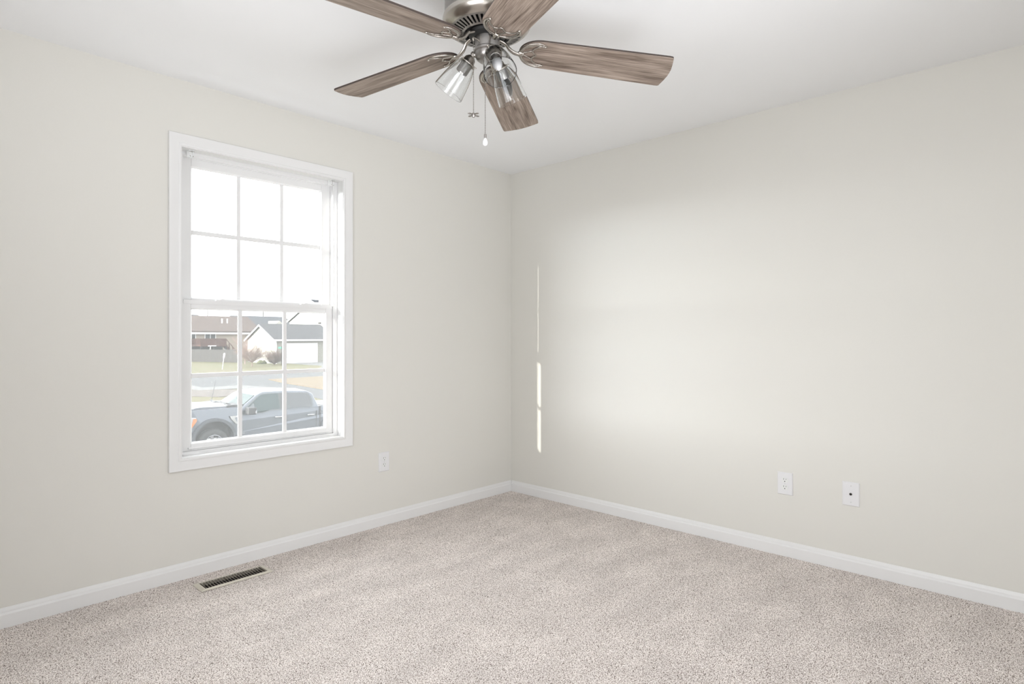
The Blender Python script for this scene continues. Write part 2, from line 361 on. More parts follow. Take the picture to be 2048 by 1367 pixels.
# clear blind brackets left under the head of the opening
M_clear = mat('clear_plastic', (.80, .81, .81), .25)
for cx_, cz_, lab in ((-2.298, 2.104, 'small clear plastic blind bracket in the upper left corner of the window'), (-1.520, 2.104, 'small clear plastic blind bracket in the upper right corner of the window')):
    bm = bmesh.new(); t = empty('blind_bracket', (cx_, .034, 2.114)); tag(t, lab, 'blind bracket', 'clear blind brackets left in the window opening')
    box(bm, (-.014, -.014, -.003), (.014, .018, -.0002)); box(bm, (-.014, .015, -.030), (.014, .018, -.003)); prism(bm, [(-.012, -.003), (-.009, -.030), (-.005, -.033), (-.005, -.003)], -.014, -.011, 'y'); prism(bm, [(.005, -.003), (.005, -.033), (.009, -.030), (.012, -.003)], -.014, -.011, 'y')
    link('bracket_body', bm, M_clear, t, bevel=.0008)
    bm = bmesh.new(); tube(bm, [(-.012, -.0145, -.008), (.012, -.0145, -.006)], .0014, 6); tube(bm, [(-.009, -.0145, -.028), (-.004, -.0145, -.033)], .0014, 6); tube(bm, [(.009, -.0145, -.028), (.004, -.0145, -.033)], .0014, 6)
    link('metal_clip', bm, M_chain, t)

# ------------------------------------------------------------------ wall plates (built facing -Y, wall plane y = 0)
def plate(t, w=.0395, h=.060):
    bm = bmesh.new(); d = .0055
    a = [(-w, 0, -h), (w, 0, -h), (w, 0, h), (-w, 0, h)]; b = [(-w, -.002, -h), (w, -.002, -h), (w, -.002, h), (-w, -.002, h)]; i = .0035; c = [(-w+i, -d, -h+i), (w-i, -d, -h+i), (w-i, -d, h-i), (-w+i, -d, h-i)]
    L = [[bm.verts.new(p) for p in q] for q in (a, b, c)]
    for A, B in zip(L, L[1:]):
        for k in range(4): bm.faces.new((A[k], A[(k+1) % 4], B[(k+1) % 4], B[k]))
    bm.faces.new(L[2]); bm.faces.new(L[0]); link('cover_plate', bm, M_plate, t)
def screw(t, z, x=0, r=.0032):
    bm = bmesh.new(); lathe(bm, [(0, 0), (r, 0), (r*.8, .0012), (0, .0014)], 14, Matrix.Translation((x, -.0055, z)) @ Matrix.Rotation(PI/2, 4, 'X')); link('screw', bm, M_screw, t, smooth=True)
def outlet(loc, rz, label):
    t = empty('wall_outlet', loc, rot=(0, 0, rz)); tag(t, label, 'outlet', 'duplex outlets'); plate(t); screw(t, 0)
    for s in (1, -1):
        z = s*.0195; bm = bmesh.new(); pts = []
        for k in range(28):
            a = 2*PI*k/28; pts.append((.0172*math.cos(a), z + max(-.0138, min(.0138, .0172*math.sin(a)))))
        prism(bm, pts, -.0072, -.005, 'y'); r = link('receptacle', bm, M_recept, t, bevel=.0006)
        bm = bmesh.new(); box(bm, (-.0075, -.0075, z+.001), (-.0053, -.0070, z+.0095)); box(bm, (.0053, -.0075, z+.002), (.0072, -.0070, z+.0088))
        lathe(bm, [(0, 0), (.0027, 0), (.0027, .0006), (0, .0006)], 12, Matrix.Translation((0, -.0070, z-.0068)) @ Matrix.Rotation(PI/2, 4, 'X')); link('socket_slots', bm, M_dark, r)
outlet((-1.1725, 0, .398), 0, 'white duplex outlet on the wall to the right of the window')
outlet((0, -2.0405, .391), -PI/2, 'white duplex outlet on the long blank wall, beside the cable plate')
t = empty('cable_plate', (0, -2.3605, .391), rot=(0, 0, -PI/2)); tag(t, 'white wall plate with one small dark cable jack in its middle', 'wall plate'); plate(t)
screw(t, .041); screw(t, -.041)
bm = bmesh.new(); lathe(bm, [(0, 0), (.0062, 0), (.0062, .0018), (.0046, .0022), (.0046, .006), (.0032, .006), (.0032, .001), (0, .001)], 16, Matrix.Translation((0, -.0055, 0)) @ Matrix.Rotation(PI/2, 4, 'X'))
link('cable_jack', bm, mat('dark_jack_metal', (.05, .045, .04), .35, .8), t, smooth=True)

# ------------------------------------------------------------------ floor register
t = empty('floor_register', (-2.172, -.1785, 0)); tag(t, 'taupe metal floor register with slanted louvres, sunk in the carpet under the window', 'floor vent')
bm = bmesh.new(); ox, oy, ix, iy = .171, .0565, .148, .0425; zt = .0085
L = [[bm.verts.new((sx*a, sy*b, z)) for sx, sy in ((-1, -1), (1, -1), (1, 1), (-1, 1))] for a, b, z in ((ox, oy, .002), (ox-.002, oy-.002, .0045), (ix+.008, iy+.006, zt), (ix, iy, zt), (ix, iy, -.01))]
for A, B in zip(L, L[1:]):
    for k in range(4): bm.faces.new((A[k], A[(k+1) % 4], B[(k+1) % 4], B[k]))
link('register_frame', bm, M_reg, t, bevel=.0008)
NL = 22
for k in range(NL):
    x = -ix + (k+.5)*2*ix/NL; bm = bmesh.new(); tilt = .0018
    sl = [(x-.0008-tilt*.0, .0078), (x+.0010, .0078), (x+.0010+tilt, .001), (x-.0008+tilt, .001)]
    prism(bm, sl, -iy, iy, 'y'); link('louvre', bm, M_louvre, t)
bm = bmesh.new()      # sheet metal duct under the register
for p, q in (((-.150, -.0435, -.10), (-.149, .0435, -.001)), ((.149, -.0435, -.10), (.150, .0435, -.001)), ((-.150, -.0435, -.10), (.150, -.0430, -.001)), ((-.150, .0430, -.10), (.150, .0435, -.001)), ((-.150, -.0435, -.101), (.150, .0435, -.10))): box(bm, p, q)
link('duct_boot', bm, M_regd, t)

# ------------------------------------------------------------------ ceiling fan
FX, FY = -1.9299, -1.6881                    # centre of the blades
fan = empty('ceiling_fan', (FX, FY, H)); tag(fan, 'brushed nickel ceiling fan with five grey-brown wood blades and three clear glass lamp shades', 'ceiling fan')
def FZ(z): return z-H                         # world height to fan space
BX, BY = .0068, -.0072                         # the body hangs a few millimetres off the blade centre
def fl(name, bm, m, parent=None, **k): return link(name, bm, m, parent or fan, **k)
T0 = Matrix.Translation((BX, BY, 0))
bm = bmesh.new()
lathe(bm, [(0, 0), (.070, 0), (.073, -.016), (.10, -.024), (.132, -.038), (.144, -.062), (.1475, -.095), (.1475, -.135), (.1455, -.1425), (.1455, -.1465), (.143, -.1485)], 64, T0)
fl('motor_housing', bm, M_nickel, smooth=True)
bm = bmesh.new()
lathe(bm, [(.1455, -.1455), (.1525, -.1495), (.1550, -.1585), (.1540, -.1685), (.1480, -.1785), (.1380, -.1875), (.1270, -.192)], 64, T0); fl('housing_rim', bm, M_nickel_s, smooth='all')
# slotted underside: a dished ring with open radial slots
def slotted(bm, r0, z0, r1, z1, n, s0, s1, T):
    """ring from r0 to r1 split into n slots, each open between s0 and s1 of the radial span"""
    sub = 4; N = n*sub
    def V(r, a, dz=0):
        z = z0 + (z1-z0)*(r-r0)/(r1-r0); return bm.verts.new(T @ Vector((r*math.cos(a), r*math.sin(a), z+dz)))
    ra, rb = r0+(r1-r0)*s0, r0+(r1-r0)*s1
    for dz in (0, .0018):
        rows = [[V(r, 2*PI*i/N, dz) for i in range(N)] for r in (r0, ra, rb, r1)]
        for j in range(3):
            for i in range(N):
                if j == 1 and i % sub in (1, 2): continue
                bm.faces.new((rows[j][i], rows[j][(i+1) % N], rows[j+1][(i+1) % N], rows[j+1][i]))
bm = bmesh.new(); slotted(bm, .082, -.207, .1275, -.192, 44, .16, .86, T0); fl('vent_ring', bm, M_nickel)
bm = bmesh.new(); lathe(bm, [(.1285, -.190), (.135, -.166), (.02, -.166), (.02, -.190), (.060, -.196), (.075, -.186), (.0765, -.2025), (.082, -.2065)], 48, T0); fl('motor_core', bm, M_black, smooth=True)
bm = bmesh.new(); lathe(bm, [(.0, -.190), (.060, -.194), (.066, -.202), (.064, -.212), (.050, -.217), (0, -.217)], 40, T0); fl('flywheel', bm, M_black, smooth=True)
# switch cup and light fitter
bm = bmesh.new(); lathe(bm, [(.040, -.214), (.0435, -.218), (.0435, -.254), (.0460, -.257), (.0460, -.264), (.042, -.268), (.042, -.280), (.037, -.290), (.026, -.298), (.012, -.301), (0, -.302)], 40, T0)
fl('switch_cup', bm, M_nickel, smooth=True)

tx, ty = -.0149, .0104
PITCH = -.1868
DROOP = .0709
Tilt = Matrix(((1, 0, 0, 0), (0, 1, 0, 0), (tx, ty, 1, 0), (0, 0, 0, 1)))
Tilt = (Matrix.Rotation(math.atan(ty), 4, 'X') @ Matrix.Rotation(-math.atan(tx), 4, 'Y'))
BZ = FZ(2.15) + .66*DROOP
def blade_outline():
    pts = [(.205 - .0835*math.cos(t*PI/2/14), .0712*math.sin(t*PI/2/14)**.92) for t in range(15)]
    pts += [(.40, .0757), (.60, .0803), (.640, .0812), (.650, .0802), (.6545, .077), (.662, .045), (.6665, .018)]
    return pts + [(.667, 0)] + [(u, -v) for u, v in pts[::-1][:-1]]
def blade_mesh():
    bm = bmesh.new(); o = blade_outline(); th = .0075
    A = [bm.verts.new((u, v, 0)) for u, v in o]; B = [bm.verts.new((u, v, th)) for u, v in o]; n = len(o)
    bm.faces.new(A[::-1]); bm.faces.new(B)
    for i in range(n): bm.faces.new((A[i], A[(i+1) % n], B[(i+1) % n], B[i])).material_index = 1
    return bm
def bracket_mesh(S):
    """scrolled blade iron; its scroll is built in blade space and S takes the arm's inner end to the motor"""
    bm = bmesh.new(); z = -.0022; k = dict(n=8, flat=.6, nrm=(0, 0, 1))
    arc = smooth_curve([(.213, -.050, z), (.200, -.0575, z), (.182, -.0600, z), (.155, -.050, z), (.136, -.031, z), (.126, 0, z), (.136, .031, z), (.155, .050, z), (.182, .0600, z), (.200, .0575, z), (.213, .050, z)])
    n = len(arc); tube(bm, arc, [.0028+.0030*math.sin(PI*min(1, max(0, i/(n-1)))) for i in range(n)], **k)
    for s in (1, -1):
        inner = smooth_curve([(.210, s*.050, z), (.192, s*.0475, z), (.176, s*.036, z), (.168, s*.023, z), (.171, s*.012, z), (.180, s*.004, z), (.181, 0, z)])
        tube(bm, inner, .0032, **k)
        tube(bm, smooth_curve([(.130, s*.004, z), (.147, s*.010, z), (.160, s*.018, z), (.169, s*.021, z)]), .0027, **k)
        tube(bm, smooth_curve([(.140, s*.030, z), (.156, s*.042, z), (.175, s*.051, z), (.196, s*.053, z)]), .0024, **k)
        lathe(bm, [(0, -.004), (.0034, -.003), (.0036, 0), (.0034, .002), (0, .002)], 10, Matrix.Translation((.208, s*.050, z)))
    # solid knuckle at the root and the curved arm to the motor
    arm = smooth_curve([(.138, 0, -.003), (.122, 0, -.006), (.105, 0, -.003), (.088, 0, .008), (.072, 0, .026), (.050, 0, .036)])
    n = len(arm); tube(bm, arm, [.0082]*n, n=10, flat=.7, nrm=(0, 0, 1))
    lathe(bm, [(0, -.010), (.010, -.008), (.012, -.002), (.010, .001), (0, .001)], 14, Matrix.Translation((.126, 0, -.001)))
    return bm
me_blade = None
for k in range(5):
    a = 5.5581 + k*2*PI/5 + (.0054, .0071, .0045, .0228, -.0397)[k]; dz = (-.0063, -.0108, .003, -.0007, -.0089)[k]   # blades are never quite even
    Mx = Matrix.Translation((0, 0, BZ+dz)) @ Tilt @ Matrix.Rotation(a, 4, 'Z') @ Matrix.Rotation(math.atan(DROOP), 4, 'Y') @ Matrix.Rotation(PITCH, 4, 'X')
    if me_blade is None:
        b = fl('fan_blade', blade_mesh(), [M_wood, M_wedge], bevel=.0006, segs=1); g = fl('blade_bracket', bracket_mesh(None), M_nickel_s, smooth='all'); me_blade = b.data; me_br = g.data
    else:
        b = b.copy(); C.objects.link(b); g = g.copy(); C.objects.link(g)
    b.matrix_local = Mx; g.matrix_local = Mx

# three lamps
cam_az = math.atan2(CAM.y-FY, CAM.x-FX)
def lamp(phi, bulb):
    az = cam_az + phi            # azimuth in the room
    er = Vector((math.cos(az), math.sin(az), 0)); til = R(54); ax = er*math.cos(til) - UP*math.sin(til)
    B0 = Vector((BX, BY, 0)); opening = B0 + er*.141 + Vector((0, 0, FZ(2.046))); neck = opening - ax*.118
    q = ax.to_track_quat('Z', 'Y').to_matrix().to_4x4(); T = Matrix.Translation(neck) @ q
    bm = bmesh.new()
    outer = [(.0285, -.002), (.0315, .004), (.0365, .018), (.0425, .038), (.0475, .060), (.0515, .085), (.0545, .108), (.0552, .117)]
    inner = [(r-.0020, z) for r, z in outer[::-1]]
    inner[0] = (.0535, .1172); lathe(bm, outer + [(.0546, .1178)] + inner, 48, T, closed=True); s = fl('lamp_shade', bm, M_shade, smooth=True)
    # holder collar, socket cup and bent arm
    bm = bmesh.new(); lathe(bm, [(0, -.030), (.012, -.028), (.019, -.020), (.0215, -.010), (.026, -.006), (.030, -.001), (.030, .0015), (.0262, .0025), (.0262, -.0015), (0, -.0015)], 28, T)
    for j in range(3):
        an = 2*PI*j/3+.4; d = Vector((math.cos(an), math.sin(an), 0)); tube(bm, [T @ (d*.022+Vector((0, 0, -.004))), T @ (d*.036+Vector((0, 0, -.004)))], .0022, 8)
    st = B0 + er*.040 + Vector((0, 0, -.272)); e = T @ Vector((0, 0, -.026))
    tube(bm, smooth_curve([st, st + er*.012 + Vector((0, 0, .004)), (st+e)/2 + Vector((0, 0, .008)), e, e + ax*.008]), .0085, 12)
    fl('lamp_arm', bm, M_nickel_s, smooth='all')
    bm = bmesh.new(); lathe(bm, [(.0205, -.001), (.0215, .004), (.0215, .036), (.0200, .037), (.0195, .036), (.0195, .002), (0, .002)], 28, T); fl('lamp_socket', bm, M_nickel, smooth=True)
    if bulb:
        bm = bmesh.new(); lathe(bm, [(.0125, .004), (.0125, .030), (.0135, .036), (.0165, .046), (.0178, .056), (.0168, .068), (.0130, .082), (.0080, .093), (.0035, .099), (0, .100)], 28, T)
        o = fl('light_bulb', bm, M_bulb, smooth='all'); o['label'] = 'unlit frosted candle bulb'
lamp(R(-102.5), False); lamp(R(17.5), True); lamp(R(137.5), True)

# pull chains
def chain(top, bottom, kind):
    c = None; bm = bmesh.new(); x, y = top.x, top.y; L = top.z-bottom; n = int(L/.0056)
    tube(bm, [(x, y, top.z), (x, y, bottom)], .0005, 5)
    for i in range(n):
        z = top.z - (i+.5)*L/n; r = .0022
        ring = [bm.verts.new((x+r*math.cos(j*PI/3), y+r*math.sin(j*PI/3), z)) for j in range(6)]; u = bm.verts.new((x, y, z+r)); d = bm.verts.new((x, y, z-r))
        for j in range(6): bm.faces.new((ring[j], ring[(j+1) % 6], u)); bm.faces.new((ring[(j+1) % 6], ring[j], d))
    c = fl('pull_chain', bm, M_chain); bm = bmesh.new()
    if kind == 'fan':
        T = Matrix.Translation((x, y, bottom))
        lathe(bm, [(0, .002), (.005, .001), (.0065, -.003), (.0065, -.008), (.004, -.013), (0, -.014)], 18, T)
        for j in range(4):
            an = YAW - PI/2 + PI/4 + j*PI/2; d = Vector((math.cos(an), math.sin(an), 0)); s = Vector((-d.y, d.x, 0)); o = Vector((x, y, bottom-.005))
            pts = [o+d*.005-s*.0015, o+d*.012-s*.0042, o+d*.022-s*.0045, o+d*.0255, o+d*.022+s*.0045, o+d*.012+s*.0042, o+d*.005+s*.0015]
            A = [bm.verts.new(p) for p in pts]; B = [bm.verts.new(p+Vector((0, 0, .0018))) for p in pts]; bm.faces.new(A); bm.faces.new(B[::-1])
            for i in range(7): bm.faces.new((A[i], A[(i+1) % 7], B[(i+1) % 7], B[i]))
        fl('fan_pendant', bm, M_chain, c)['label'] = 'metal pendant shaped like a small fan'
    else:
        T = Matrix.Translation((x, y, bottom))
        lathe(bm, [(0, .002), (.004, .001), (.0045, -.002), (.0045, -.012), (0, -.013)], 16, T); k = fl('pendant_cap', bm, M_chain, c, smooth=True)
        bm = bmesh.new(); lathe(bm, [(.003, -.012), (.0042, -.015), (.0078, -.022), (.0088, -.028), (.0078, -.034), (.0045, -.038), (0, -.0395)], 20, T)
        fl('bulb_pendant', bm, M_pend, c, smooth='all')['label'] = 'clear white pendant shaped like a light bulb'
rz = lambda px, depth: (px-CX)/FPX*depth
def fan_point(px, py, depth):
    p = CAM + FW*depth + RT*((px-CX)/FPX*depth) - UP*((py-HY)/FPX*depth); return Vector((p.x-FX, p.y-FY, p.z-H))
chain(fan_point(947, 78, 2.06), fan_point(947, 227, 2.06).z, 'fan')
a_ = fan_point(970.5, 124, 2.085); chain(a_, fan_point(970.5, 269, 2.085).z, 'bulb')
# small spout the first chain comes out of
bm = bmesh.new(); p_ = fan_point(947, 78, 2.06); c_ = Vector((BX, BY, 0)); d_ = (Vector((p_.x, p_.y, 0))-c_).normalized()
tube(bm, smooth_curve([c_ + d_*.040 + Vector((0, 0, p_.z+.004)), Vector((p_.x, p_.y, p_.z+.005)), Vector((p_.x, p_.y, p_.z-.006))]), .0032, 8); fl('chain_spout', bm, M_nickel_s, smooth='all')

# ------------------------------------------------------------------ outside
G = -2.4                                      # ground level outside: the room is on the upper floor
EXT = .205                                     # overall lightness of everything outdoors
def ext(name, col, **k):
    if 'col2' in k: k['col2'] = tuple(c*EXT for c in k['col2'])
    col = tuple(c*EXT for c in col); k.setdefault('spec', .1); return mat(name, col, k.pop('rough', .85), k.pop('metal', 0), **k)
E_grass = ext('winter_grass', (.27, .28, .12), noise=.4, nscale=.35, detail=6, col2=(.36, .30, .17))
E_asph = ext('grey_asphalt', (.26, .26, .265), noise=.12, nscale=1.5)
E_conc = ext('pale_concrete', (.46, .455, .44), noise=.1, nscale=2)
E_gravel = ext('bare_winter_soil', (.40, .34, .30), noise=.4, nscale=1.6, detail=6)
E_straw = ext('dry_straw_grass', (.50, .38, .24), noise=.3, nscale=1.4, detail=6)
E_rbrown = ext('brown_shingles', (.30, .225, .195), noise=.25, nscale=1.2, detail=5)
E_rgrey = ext('grey_shingles', (.19, .19, .20), noise=.2, nscale=1.2, detail=5)
E_rdark = ext('dark_grey_shingles', (.17, .18, .20), noise=.15, nscale=1.2)
E_beige = ext('beige_siding', (.82, .70, .56))
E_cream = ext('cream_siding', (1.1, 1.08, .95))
E_cream_shade = ext('shaded_cream_siding', (.66, .63, .54))  # same cream siding, with the shade on the garage front put into the colour
E_wtrim = ext('white_exterior_trim', (2.2, 2.2, 2.2))
E_win = ext('dark_window_glass', (.06, .075, .075), rough=.15)
E_deck = ext('red_brown_deck_wood', (.30, .15, .12), noise=.3, nscale=3)
E_under = ext('dark_lattice', (.11, .10, .10), noise=.4, nscale=5)
E_fence = ext('weathered_grey_fence', (.21, .195, .18), noise=.35, nscale=3, stretch=(8, 8, .6))
E_tree = ext('bare_winter_twigs', (.60, .42, .34))
E_tree2 = ext('rosy_bare_branches', (.80, .52, .47))
E_shrub = ext('green_shrub_leaves', (.26, .28, .14))
E_far = ext('distant_hazy_woods', (.95, 1.1, 1.25))  # aerial haze is put into this pale base colour
E_pole = ext('utility_pole_wood', (.10, .085, .075))
def slab(name, pts, m, z, kind='structure'):
    bm = bmesh.new(); prism(bm, [(p.x, p.y) for p in pts], G-.3, G+z, 'z'); return tag(link(name, bm, m), kind=kind)
bm = bmesh.new(); prism(bm, [(-300, 1.5), (400, 1.5), (400, 600), (-300, 600)], G-.6, G, 'z'); tag(link('lawn', bm, E_grass), kind='structure')
g = lambda x, y: on_z(x, y, G)
slab('street', [g(250, 757), g(380, 748), g(560, 745.5), g(760, 741), g(820, 751), g(640, 752.5), g(535, 759), g(565, 766), g(645, 779), g(760, 800), g(700, 812), g(560, 778), g(480, 771), g(405, 776), g(381, 771), g(250, 757.5)], E_asph, .02)
slab('sidewalk', [g(330, 762), g(381, 770.5), g(405, 775.5), g(480, 770.5), g(580, 777), g(580, 783), g(480, 777), g(400, 781), g(330, 772)], E_conc, .035)
slab('soil_strip', [g(300, 775), g(380, 780.5), g(440, 779), g(500, 779), g(500, 786), g(440, 794), g(380, 793), g(300, 786)], E_gravel, .03)
slab('dry_lawn', [g(537, 759), g(640, 753), g(740, 747), g(800, 800), g(700, 790), g(645, 778.5), g(566, 765.5)], E_straw, .05)
slab('driveway_far', [Vector((35.5, 75.6, 0)), Vector((35.5, 66, 0)), g(642, 737), g(760, 733), Vector((52, 75.6, 0))], E_conc, .03)
dw = [Vector((-1.5, 14, 0)), Vector((16, 14, 0)), Vector((16, 19.5, 0)), Vector((-1.5, 19.5, 0))]
slab('driveway_near', dw, E_conc, .03)

def house(name, label, loc): t = empty(name, loc); tag(t, label, 'house'); return t
def hl(t, name, bm, m, parent=None, **k):
    bmesh.ops.translate(bm, verts=bm.verts, vec=-Vector(t.location)); return link(name, bm, m, parent or t, **k)
def siding(bm, x0, x1, y, z0, z1, step=.2, out=-1):
    """lapped boards on a wall facing -Y"""
    n = int((z1-z0)/step); st = (z1-z0)/n; pr = [(y+.05, z0)]
    for i in range(n): pr += [(y+out*.025, z0+i*st), (y, z0+(i+1)*st-.001)]
    pr.append((y+.05, z1)); prism(bm, pr, x0, x1, 'x')
def window_unit(t, x0, x1, z0, z1, y, bars=1):
    bm = bmesh.new(); fw = .09
    for p, q in (((x0-fw, y-.06, z0-fw), (x0, y+.1, z1+fw)), ((x1, y-.06, z0-fw), (x1+fw, y+.1, z1+fw)), ((x0, y-.06, z0-fw), (x1, y+.1, z0)), ((x0, y-.06, z1), (x1, y+.1, z1+fw))): box(bm, p, q)
    for i in range(1, bars+1):
        c = x0+(x1-x0)*i/(bars+1); box(bm, (c-.045, y-.05, z0), (c+.045, y+.1, z1))
    w = hl(t, 'window', bm, E_wtrim); hl(t, 'pane', boxes(((x0, y-.04, z0), (x1, y+.06, z1))), E_win, w)
def roof_gable(bm, x0, x1, y0, y1, ze, zr, th=.22, over=.45):
    """ridge along X"""
    ym = (y0+y1)/2; sl = (zr-ze)/(ym-y0); a = y0-over; b = y1+over; zo = ze-over*sl
    prism(bm, [(a, zo), (ym, zr), (b, zo), (b, zo+th), (ym, zr+th), (a, zo+th)], x0, x1, 'x')

# beige ranch house with the brown roof, its deck and stairs
A0 = Vector((30, 105, G)); ha = house('ranch_house', 'long beige house under a brown shingle roof with a raised deck behind the fence', A0)
ez = on_y(450, 662, 105).z; rzz = on_y(450, 634.5, 111).z; xr = on_y(519, 660, 105).x
bm = bmesh.new(); siding(bm, 16, xr, 105, G, ez); box(bm, (16, 105.05, G), (xr, 117, ez)); prism(bm, [(105, ez), (111, rzz), (117, ez)], 16, xr, 'x'); hl(ha, 'wall', bm, E_beige)
bm = bmesh.new(); roof_gable(bm, 15.6, xr+.4, 105, 117, ez, rzz); ra = hl(ha, 'roof', bm, E_rbrown)
bm = bmesh.new(); box(bm, (15.6, 104.42, ez-.52), (xr+.4, 104.56, ez-.24)); hl(ha, 'gutter', bm, E_wtrim)
for px in (444, 454.5):
    p = on_y(px, 642, 108); bm = bmesh.new(); lathe(bm, [(0, 0), (.12, 0), (.12, .9), (0, .9)], 10, Matrix.Translation((p.x, 108, p.z-.45))); hl(ha, 'vent_pipe', bm, E_wtrim)
def onA(x, y): q = on_y(x, y, 105); return q.x, q.z
(x0, z1), (x1, z0) = onA(375, 664), onA(390.5, 679.5); window_unit(ha, x0, x1, z0, z1, 105)
(x0, z1), (x1, z0) = onA(410.5, 665.5), onA(430.5, 690); window_unit(ha, x0, x1, z0, z1, 105)
(x0, z1), (x1, z0) = onA(503.5, 664.5), onA(512, 672); window_unit(ha, x0, x1, z0, z1, 105)
dy = 100.5
def onD(x, y, Y=None): q = on_y(x, y, dy if Y is None else Y); return q.x, q.z
dx0, dzt = onD(401, 676.5); dx1, dzb = onD(453, 690); zf = onD(430, 688.5)[1]
bm = bmesh.new(); box(bm, (dx0, dy, zf-.3), (dx1, 105, zf)); dk = hl(ha, 'deck', bm, E_deck)
bm = bmesh.new(); box(bm, (dx0, dy, dzt-.1), (dx1, dy+.12, dzt)); box(bm, (dx0, dy, zf+.1), (dx1, dy+.1, zf+.2)); box(bm, (dx0, dy, dzt-.1), (dx0+.12, 105, dzt)); n = 26
for i in range(n+1): x = dx0+(dx1-dx0-.1)*i/n; box(bm, (x, dy+.02, zf), (x+.13, dy+.08, dzt))
for i in range(12): y = dy+i*.36; box(bm, (dx0, y, zf), (dx0+.08, y+.14, dzt))
hl(ha, 'railing', bm, E_deck, dk)
bm = bmesh.new()
for x in (dx0, (dx0+dx1)/2, dx1-.15): box(bm, (x, dy, G), (x+.15, dy+.15, zf-.3))
box(bm, (15.8, 103.6, G), (dx1+.6, 103.8, zf-.35)); hl(ha, 'deck_support', bm, E_under, dk)
bm = bmesh.new(); sx1 = on_y(475, 702, dy).x; zb = G+.2
prism(bm, [(dx1, zf), (sx1, zb), (sx1-.5, zb), (dx1, zf-.4)], dy+.2, dy+.3, 'y'); prism(bm, [(dx1, zf), (sx1, zb), (sx1-.5, zb), (dx1, zf-.4)], dy+1.4, dy+1.5, 'y')
prism(bm, [(dx1, dzt), (sx1, zb+dzt-zf), (sx1, zb+dzt-zf-.14), (dx1, dzt-.14)], dy+.2, dy+.3, 'y')
for i in range(9): f = (i+.5)/9; x = dx1+(sx1-dx1)*f; z = zf+(zb-zf)*f; box(bm, (x-.2, dy+.2, z-.1), (x+.2, dy+1.5, z))
for f in (.33, .66, 1): x = dx1+(sx1-dx1)*f; z = zf+(zb-zf)*f; box(bm, (x-.12, dy+.2, G), (x, dy+.32, z+dzt-zf))
hl(ha, 'deck_stairs', bm, E_deck, dk)

# grey-roofed houses further back
def back_house(name, label, x0, x1, Y, depth, ye_px, yr_px, px, wallm, roofm, gable=None):
    ze = on_y(px, ye_px, Y).z; zr = on_y(px, yr_px, Y+depth/2).z; t = house(name, label, ((x0+x1)/2, Y, G))
    bm = bmesh.new(); box(bm, (x0, Y, G), (x1, Y+depth, ze)); prism(bm, [(Y, ze), (Y+depth/2, zr), (Y+depth, ze)], x0, x1, 'x'); hl(t, 'wall', bm, wallm)
    bm = bmesh.new(); roof_gable(bm, x0-.4, x1+.4, Y, Y+depth, ze, zr); hl(t, 'roof', bm, roofm); return t
bx0 = on_y(464, 634, 140).x; bx1 = on_y(566, 634, 140).x
hb = back_house('grey_roofed_house', 'house with a dark grey roof behind the ranch house and the garage', bx0, bx1, 133, 14, 655, 633.5, 510, E_cream, E_rdark)
p = on_y(559, 645, 131); bm = bmesh.new(); w_ = 2.0; zt_ = on_y(559, 641, 131).z; zl = on_y(559, 650, 131).z
prism(bm, [(p.x-w_/1.6, zl), (p.x+w_/1.6, zl), (p.x, zt_)], 131, 137, 'y'); hl(hb, 'dormer', bm, E_cream)
cx0 = on_y(300, 634, 150).x; cx1 = on_y(392, 634, 150).x
back_house('distant_house', 'far dark-roofed house showing just above the left end of the brown roof', cx0, cx1, 143, 14, 650, 630.5, 386, E_beige, E_rdark)

# cream garage with the white door
GX0, GY0, GY1 = 34.2, 75.8, 84.6; gx1 = 42.9; gez = on_y(552, 678, GY0).z; gzr = on_y(522, 649.5, (GY0+GY1)/2).z
hg = house('garage', 'cream garage with grey shingle roof and one wide white door', (GX0, GY0, G))
bm = bmesh.new(); box(bm, (GX0+.05, GY0+.05, G), (gx1, GY1, gez))
n = 17; st = (gez-G)/n; pr = [(GX0+.05, G)]
for i in range(n): pr += [(GX0-.02, G+i*st), (GX0, G+(i+1)*st-.001)]
pr.append((GX0+.05, gez)); prism(bm, pr, GY0, GY1, 'y')
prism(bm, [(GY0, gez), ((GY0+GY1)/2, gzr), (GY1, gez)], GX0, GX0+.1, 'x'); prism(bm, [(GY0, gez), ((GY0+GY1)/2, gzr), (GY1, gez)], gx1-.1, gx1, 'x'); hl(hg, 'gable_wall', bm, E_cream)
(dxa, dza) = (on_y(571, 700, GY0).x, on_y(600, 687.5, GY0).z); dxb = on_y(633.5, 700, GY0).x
bm = bmesh.new(); siding(bm, GX0, dxa-.12, GY0, G, gez); siding(bm, dxb+.12, gx1, GY0, G, gez); siding(bm, dxa-.12, dxb+.12, GY0, dza+.12, gez); hl(hg, 'front_wall', bm, E_cream_shade)
bm = bmesh.new(); roof_gable(bm, GX0-.35, gx1+.35, GY0, GY1, gez, gzr, .2, .4); hl(hg, 'roof', bm, E_rgrey)
bm = bmesh.new(); ym = (GY0+GY1)/2; sl = (gzr-gez)/(ym-GY0); a = GY0-.4; zo = gez-.4*sl
for x in (GX0-.38, gx1+.33): prism(bm, [(a, zo-.16), (ym, gzr-.16), (GY1+.4, zo-.16), (GY1+.4, zo+.06), (ym, gzr+.06), (a, zo+.06)], x, x+.06, 'x')
box(bm, (GX0-.35, a-.06, zo-.06), (gx1+.35, a, zo+.16)); box(bm, (GX0-.03, GY0-.05, G), (GX0+.12, GY0+.1, gez)); hl(hg, 'fascia', bm, E_wtrim)
bm = bmesh.new(); nz = 4; hz = (dza-G)/nz
